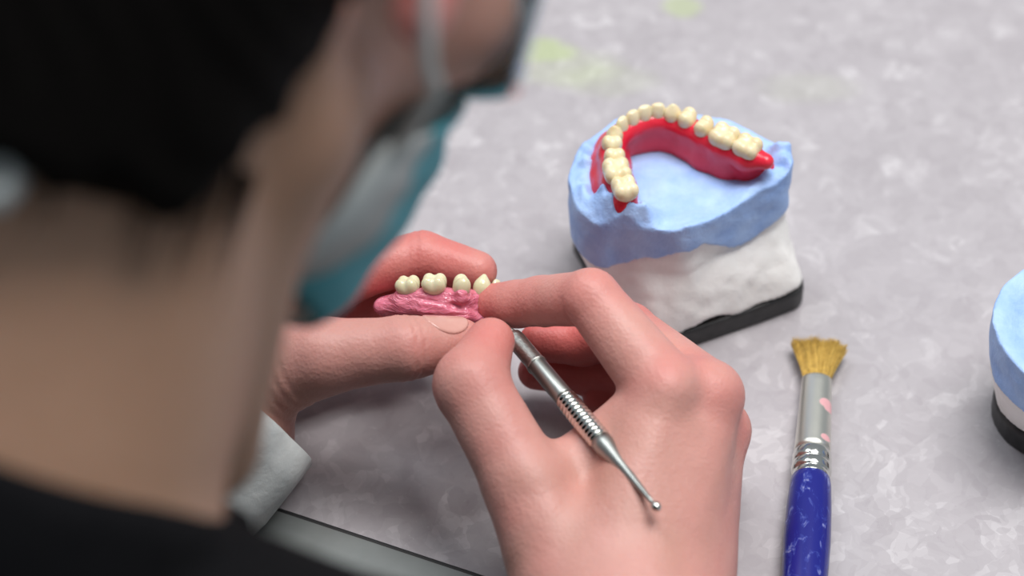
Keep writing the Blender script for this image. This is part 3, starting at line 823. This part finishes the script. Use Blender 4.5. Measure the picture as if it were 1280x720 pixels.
# gum line of the wax-up, traced on the crest and at the foot of the wax
TP = [(781,237),(771,216),(768,197),(765,181),(768,168),(777,157),(790,149),(805,143),(822,140),(841,142),(859,149),(880,160),(905,172),(934,185)]
ZC = 6.25
crest = [on_z(x, y, ZC) for x, y in TP]
foot_px = [(781,238),(768,232),(764,208),(764,192),(768,184),(779,176),(793,172),(808,169),(824,168),(842,171),(862,180),(884,192),(909,202),(938,209)]
foot = [on_z(x, y, 5.05) for x, y in foot_px]
def gum_d(p):
    d = None
    cr = [c-A3(0,0,.40) for c in crest]
    cr = [cr[0]+(cr[0]-cr[1])*.02-A3(0,0,.3)]+cr+[cr[-1]+(cr[-1]-cr[-2])*.82+A3(0,0,.18)]
    ft = [foot[0]+(foot[0]-foot[1])*.02-A3(0,0,.1)]+foot+[foot[-1]+(foot[-1]-foot[-2])*.60+A3(0,0,.1)]
    rs = [.26]+[.31]+[.42]+[.36]*2+[.31]*6+[.36]*2+[.43]*2+[.26]
    rf = [.20]+[.34]*1+[.6]*2+[.5]*8+[.58]*2+[.5]+[.36]
    for i in range(len(cr)-1):
        e = smin(cone(p, cr[i], cr[i+1], rs[min(i, 15)], rs[min(i+1, 15)]), cone(p, ft[i], ft[i+1], rf[min(i, 15)], rf[min(i+1, 15)]), .35)
        m = (cr[i]+ft[i])/2; e = smin(e, cone(p, cr[i], ft[i], rs[i], rf[min(i, 15)]), .3)
        d = e if d is None else smin(d, e, .12)
    # the wax runs out over the stone on the cheek side and ends in a thin tongue
    for i in range(len(outer)-1):
        d = smin(d, cone(p, outer[i], outer[i+1], .24, .24), .35)
        d = smin(d, cone(p, outer[i], cr[i+1]-A3(0,0,.35), .22, .36), .3)
    return smin(d, cone(p, foot[0]-A3(0,0,.05), on_z(796, 260, 4.98), .30, .10), .2)
outer = [on_z(x, y, 5.08) for x, y in ((752,240),(751,222),(754,204),(759,190))]
BUMPS = [(on_z(977,190,5.3), (.42,.40,.55)), (on_z(984,212,5.2), (.38,.55,.32)), (on_z(962,224,5.0), (.5,.45,.30)), (on_z(944,238,5.0), (.5,.35,.22)),
         (on_z(762,268,5.1), (.6,.4,.45)), (on_z(768,258,5.1), (.62,.40,.80)), (on_z(785,270,5.4), (.50,.32,.62)), (on_z(806,272,5.1), (.45,.38,.45)), (on_z(730,240,5.1), (.25,.7,.3)), (on_z(735,200,5.1), (.3,.7,.35)), (on_z(858,297,5.0), (.3,.3,.25))]
arch_in = [q[:2] for q in foot]
arch_poly = np.array(arch_in+[on_z(905,262,5)[:2], on_z(830,280,5)[:2]])
def top1(p):
    p2 = p.copy(); p2[:, 2] = 5
    ins = poly2(p2, arch_poly)
    z = ZT-.28*np.clip(.5-ins*1.2, 0, 1)+.045*vnoise(p2*A3(1,1,0), .7)+.05*vnoise(p2*A3(1,1,0), 1.9)
    for c, r in BUMPS:
        q = (p[:, :2]-c[:2])/np.array(r[:2]); z = z+r[2]*.95*np.exp(-(q*q).sum(1)*1.1)*(1+.35*vnoise(p2, .28))
    return z
cast1 = cast('dental_cast', out1, pl1, 'blue and white plaster dental cast under the red horseshoe denture', ZT, 3.0, .95, top1, 1, 1.15, on_z(866, 300, 4.5)[:2])

den = empty('waxed_denture', (*np.mean([c[:2] for c in crest], 0), 5.0), 'red wax horseshoe denture with fourteen cream teeth, seated on the blue cast', 'denture')
allc = np.array(crest+foot)
a_, f_ = nets(gum_d, allc.min(0)-1.3, allc.max(0)+1.3, .07)
link_mesh('wax_base', a_, f_, GUMRED, den)
kinds = ['molar','molar','premolar','premolar','canine','incisor','incisor','incisor','incisor','canine','premolar','premolar','molar','molar']
wid = [.84,.92,.84,.82,.84,.86,.90,.92,.90,.90,.88,.90,.98,.94]
ctr = np.mean(allc, 0)
for i, c in enumerate(crest):
    al = crest[min(i+1, 13)]-crest[max(i-1, 0)]; wk = 1.08 if i in (0, 1) else 1.0
    outw = np.cross(al, A3(0,0,1)); outw /= np.linalg.norm(outw)
    if outw@(c-ctr) < 0: outw = -outw
    al2 = np.cross(outw, A3(0,0,1))
    tilt = outw*.12*(1 if kinds[i] in ('incisor', 'canine') else -.5)
    tooth(c, -al2, A3(0,0,1)+tilt, kinds[i], den, TOOTHY, wid[i]*wk)

# second cast, cut by the right edge of the view
ZT2 = 4.75
L2 = on_z(1239, 400, ZT2)[:2]; c2 = L2+np.array([3.25, -.15])
out2 = [c2+np.array([3.25*math.cos(a)*(1 if math.cos(a) < 0 else 1.1), 3.15*math.sin(a)]) for a in np.linspace(0, 2*math.pi, 18, endpoint=False)]
lb = on_z(1237, 516, 0)[:2]
pc = np.array([lb[0], lb[1]])
pl2 = [pc+np.array(q) for q in ((.22,.8),(0,0),(.12,-.7),(.45,-1.35),(1.2,-2.0),(2.1,-2.35),(4.2,-2.4),(5.6,-1.4),(6.3,.2),(6.2,1.8),(5.2,2.9),(3.6,3.3),(1.8,2.7),(.75,1.7))]
def top2(p):
    q = (p[:, :2]-(c2+np.array([.45, .0])))/np.array([2.45, 2.35]); r = np.sqrt((q*q).sum(1))
    z = ZT2-.55/(1+np.exp((r-1.18)*14))+.38/(1+np.exp((r-.62)*14))
    return z+.04*vnoise(p*A3(1,1,0)+9, .8)
cast2 = cast('dental_cast', out2, pl2, 'blue and white plaster dental cast with no denture, at the right edge', ZT2, 3.15, 1.0, top2, 4, 0, (0,0), .0)

# ------------------------------------------------------------------ denture being carved in the hands
hd = empty('carved_denture', J(545, 380, 0), 'pink denture with ivory teeth held between the fingertips of both hands', 'denture')
g_up = [J(484,382,.5), J(503,374,.15), J(530,371,-.05), J(556,371,-.1), J(580,372,0), J(603,376,.4), J(622,382,1.1), J(634,386,2.0), J(638,386,2.9)]
g_lo = [J(478,384,.6), J(502,385,.2), J(530,386,-.1), J(556,387,-.15), J(582,394,-.1), J(604,401,.35), J(624,401,1.1), J(636,403,2.0), J(640,402,2.9)]
def gum2(p):
    d = None; n = len(g_up)
    for i in range(n-1):
        e = cone(p, g_up[i]+FW*.1, g_up[i+1]+FW*.1, .27 if i else .2, .27)
        e = smin(e, cone(p, g_lo[i], g_lo[i+1], .19, .19 if i < 3 else .12), .25)
        e = smin(e, cone(p, g_up[i]*.5+g_lo[i]*.5+FW*.45, g_up[i+1]*.5+g_lo[i+1]*.5+FW*.45, .32, .32), .3)
        d = e if d is None else smin(d, e, .1)
    d = smin(d, ell(p, J(478,383,.6), (.28,.28,.26)), .1)
    d = smin(d, ell(p, J(577,372,-.25), (.17,.2,.26)), .25)
    # scraped ridges left by the carver
    q = p-J(545,380,-.3); s = q@UP; x = q@RT
    m = np.exp(-((x-.1)/1.4)**4)
    n_ = vnoise(np.stack([q@RT*.35, s, q@FW], 1), .13)
    return d+m*.012*np.sin(s*22+2.2*np.sin(x*2.6)+.8*x)+m*.022*n_+.006*vnoise(p, .25)
lo = np.min(g_up+g_lo, 0)-.9; hi = np.max(g_up+g_lo, 0)+.9
a_, f_ = nets(gum2, lo, hi, .04)
link_mesh('wax_base', a_, f_, GUMPINK, hd)
TL = [(510,358,.15,'molar',.76),(543,356,-.1,'molar',.80),(577,358,-.05,'premolar',.84),(603,358,.35,'canine',.86),(620,362,1.1,'incisor',.8),(630,366,1.85,'incisor',.8),(636,368,2.6,'incisor',.8)]
tp = [J(x, y, z) for x, y, z, *_ in TL]
for i, (x, y, z, k, w_) in enumerate(TL):
    al = tp[min(i+1, len(tp)-1)]-tp[max(i-1, 0)]
    tooth(tp[i], al, UP*.9-FW*.35, k, hd, TOOTHW, w_, .045)

# ------------------------------------------------------------------ carving instrument
i0 = J(645, 425, -.9); i1 = J(824, 638, -6.25)
iax = i1-i0; IL = np.linalg.norm(iax); iax /= IL
def ip(px, extra=0):            # point on the axis at that fraction of the visible length
    return i0+iax*(px*IL)
ins = empty('dental_carver', ip(.35), 'slim steel dental carver with a knurled grip and ball end, held in the right hand', 'dental tool')
def lathe(prof, name, material, seg=28, parent=ins, label=None):
    V, F = tube([ip(t) for t, r in prof], [r for t, r in prof], seg)
    o = link_mesh(name, V, F, material, parent)
    if label: o['label'] = label
    return o
R_ = .335
lathe([(-.03, .20), (-.02, .27), (.0, .30), (.135, .30), (.15, .33), (.155, .34)], 'grip_sleeve', KNURL)
lathe([(.155, .30), (.16, .30), (.345, .31), (.352, .29)], 'handle', STEEL)
# ribbed section: beads between grooves
prof = [(.35, .29)]
nb = 12; t0, t1 = .355, .60
for i in range(nb):
    a0 = t0+(t1-t0)*i/nb; a1 = t0+(t1-t0)*(i+1)/nb
    for s, r in ((.04, .275), (.2, .335), (.5, .36), (.8, .335), (.96, .275)): prof.append((a0+(a1-a0)*s, r))
lathe(prof, 'ribbed_grip', STEELP)
lathe([(.598, .27), (.604, .325), (.63, .325), (.65, .30), (.72, .21), (.80, .145), (.86, .11), (.93, .075), (.965, .06)], 'tapered_shank', STEEL)
be = [(.955+.045*(1-math.cos(a))/2*1.0, max(.02, .155*math.sin(a))) for a in np.linspace(0.12, math.pi-.05, 14)]
lathe(be, 'ball_tip', STEELP, 20)
lathe([(-.03, .20), (-.06, .14), (-.12, .09), (-.2, .06), (-.235, .05), (-.24, .02)], 'carving_tip', STEEL, 16)

# ------------------------------------------------------------------ brush
# laid flat: axis from the ferrule mouth down out of the frame
b_top = on_z(1021, 476, .48); b_low = on_z(1006, 720, .62)
b_low = A3(b_low[0], b_low[1], .67); b_top = A3(b_top[0], b_top[1], .55)
bax = b_low-b_top; BL = np.linalg.norm(bax); bax /= BL
bs = np.cross(bax, A3(0,0,1)); bs /= np.linalg.norm(bs); bu = np.cross(bs, bax)
def bp(t, s=0, u=0): return b_top+bax*t+bs*s+bu*u
def sy(py):                     # distance down the brush of a height in the picture
    q = on_z(1015, py, .6); return (q-b_top)@bax
br = empty('paint_brush', (*bp(6)[:2], 0), 'flat brush with golden bristles, silver ferrule and blue handle lying on the table', 'brush')
def oval(prof, name, material, label=None, seg=40):
    V = []; F = []
    for t, a, b_ in prof:
        for k in range(seg):
            an = 2*math.pi*k/seg; V.append(bp(t, a*math.cos(an), b_*math.sin(an)))
    for i in range(len(prof)-1):
        for k in range(seg):
            k2 = (k+1) % seg; F.append((i*seg+k, (i+1)*seg+k, (i+1)*seg+k2, i*seg+k2))
    F.append(tuple(range(seg))); F.append(tuple((len(prof)-1)*seg+k for k in range(seg-1, -1, -1)))
    o = link_mesh(name, V, F, material, br)
    if label: o['label'] = label
    return o
f1 = sy(568); f2 = sy(600)
pf = [(-.02, .44, .29), (0, .47, .32), (.06, .48, .33)]
for t in np.linspace(.1, f1, 12): pf.append((t, .48+.10*t/f1, .33+.20*(t/f1)))
oval(pf, 'ferrule', FERR, 'silvery ferrule with pink wax spots')
rg = []
def ring(t0, t1, a, bulge):
    for x in np.linspace(0, math.pi, 9): rg.append((t0+(t1-t0)*(1-math.cos(x))/2, a+bulge*math.sin(x), a-.03+bulge*math.sin(x)))
w_ = (f2-f1)
ring(f1-.02, f1+w_*.40, .57, .05); ring(f1+w_*.42, f1+w_*.80, .58, .06); rg.append((f1+w_*.86, .59, .58)); rg.append((f2, .605, .605)); rg.append((f2+.03, .60, .60))
oval(rg, 'ferrule_ring', STEELP, 'polished crimped ring')
hl_ = [(f2-.05, .55, .55), (f2+.02, .61, .60), (f2+.3, .65, .63), (f2+1.2, .70, .66), (f2+2.6, .73, .67), (f2+5, .68, .63), (f2+9, .40, .40), (f2+12, .30, .30), (f2+12.6, .24, .24), (f2+12.75, .1, .1)]
oval(hl_, 'handle', BLUEL, 'dark blue lacquered handle with plaster smudges')
wv, wf = [], []
Lb = -sy(424)
for i in range(2600):
    a = random.uniform(-1, 1); c = random.uniform(-1, 1)
    if a*a+c*c > 1: continue
    L_ = Lb*(random.uniform(.86, 1.03))+.10*math.sin(a*9)*.6
    spread = .45+.0
    s0 = a*.43; u0 = c*.25
    s1 = a*.90+random.gauss(0, .035); u1 = c*.26+random.gauss(0, .03)
    ps = []
    for t in (0, .35, .7, 1.0):
        k = t**1.25
        ps.append(bp(.05-L_*t, s0+(s1-s0)*k, u0+(u1-u0)*k))
    v_, f3 = tube(ps, [.016, .016, .013, .006], 3, cap=False)
    wf += [tuple(j+len(wv) for j in f) for f in f3]; wv += v_
o = link_mesh('bristles', wv, wf, BRIST, br); o['kind'] = 'stuff'

# ------------------------------------------------------------------ light, world, camera
def area(name, loc, aim, sx, sy_, power, colr):
    L = bpy.data.lights.new(name, 'AREA'); L.shape = 'RECTANGLE'; L.size = sx*CM; L.size_y = sy_*CM; L.energy = power; L.color = colr
    o = bpy.data.objects.new(name, L); col.objects.link(o); o.location = Vector(loc)*CM
    o.rotation_euler = (Vector(aim)-Vector(loc)).to_track_quat('-Z', 'Y').to_euler(); return o
area('ceiling_lamp', (38, 12, 175), (0, 0, 0), 95, 95, 37, (1, .975, .955))
area('ceiling_lamp', (-60, 60, 170), (0, 0, 0), 60, 60, 10, (.93, .97, 1))
w = bpy.data.worlds.new('room_light'); bpy.context.scene.world = w; w.use_nodes = True
bg = w.node_tree.nodes['Background']; bg.inputs['Color'].default_value = (.80,.88,.95,1); bg.inputs['Strength'].default_value = .36

cam = bpy.data.cameras.new('camera'); co = bpy.data.objects.new('camera', cam); col.objects.link(co)
co.location = Vector(CAM)*CM
co.rotation_euler = (math.pi/2-TH, 0, 0)
cam.sensor_width = 36; cam.lens = FPX/1280*36; cam.clip_start = .02; cam.clip_end = 20
cam.dof.use_dof = True; cam.dof.focus_distance = BD*CM-.003; cam.dof.aperture_fstop = 6.0
sc = bpy.context.scene
sc.camera = co
sc.view_settings.view_transform = 'Standard'; sc.view_settings.look = 'None'
sc.view_settings.gamma = 1; sc.view_settings.exposure = 0; sc.view_settings.use_curve_mapping = False
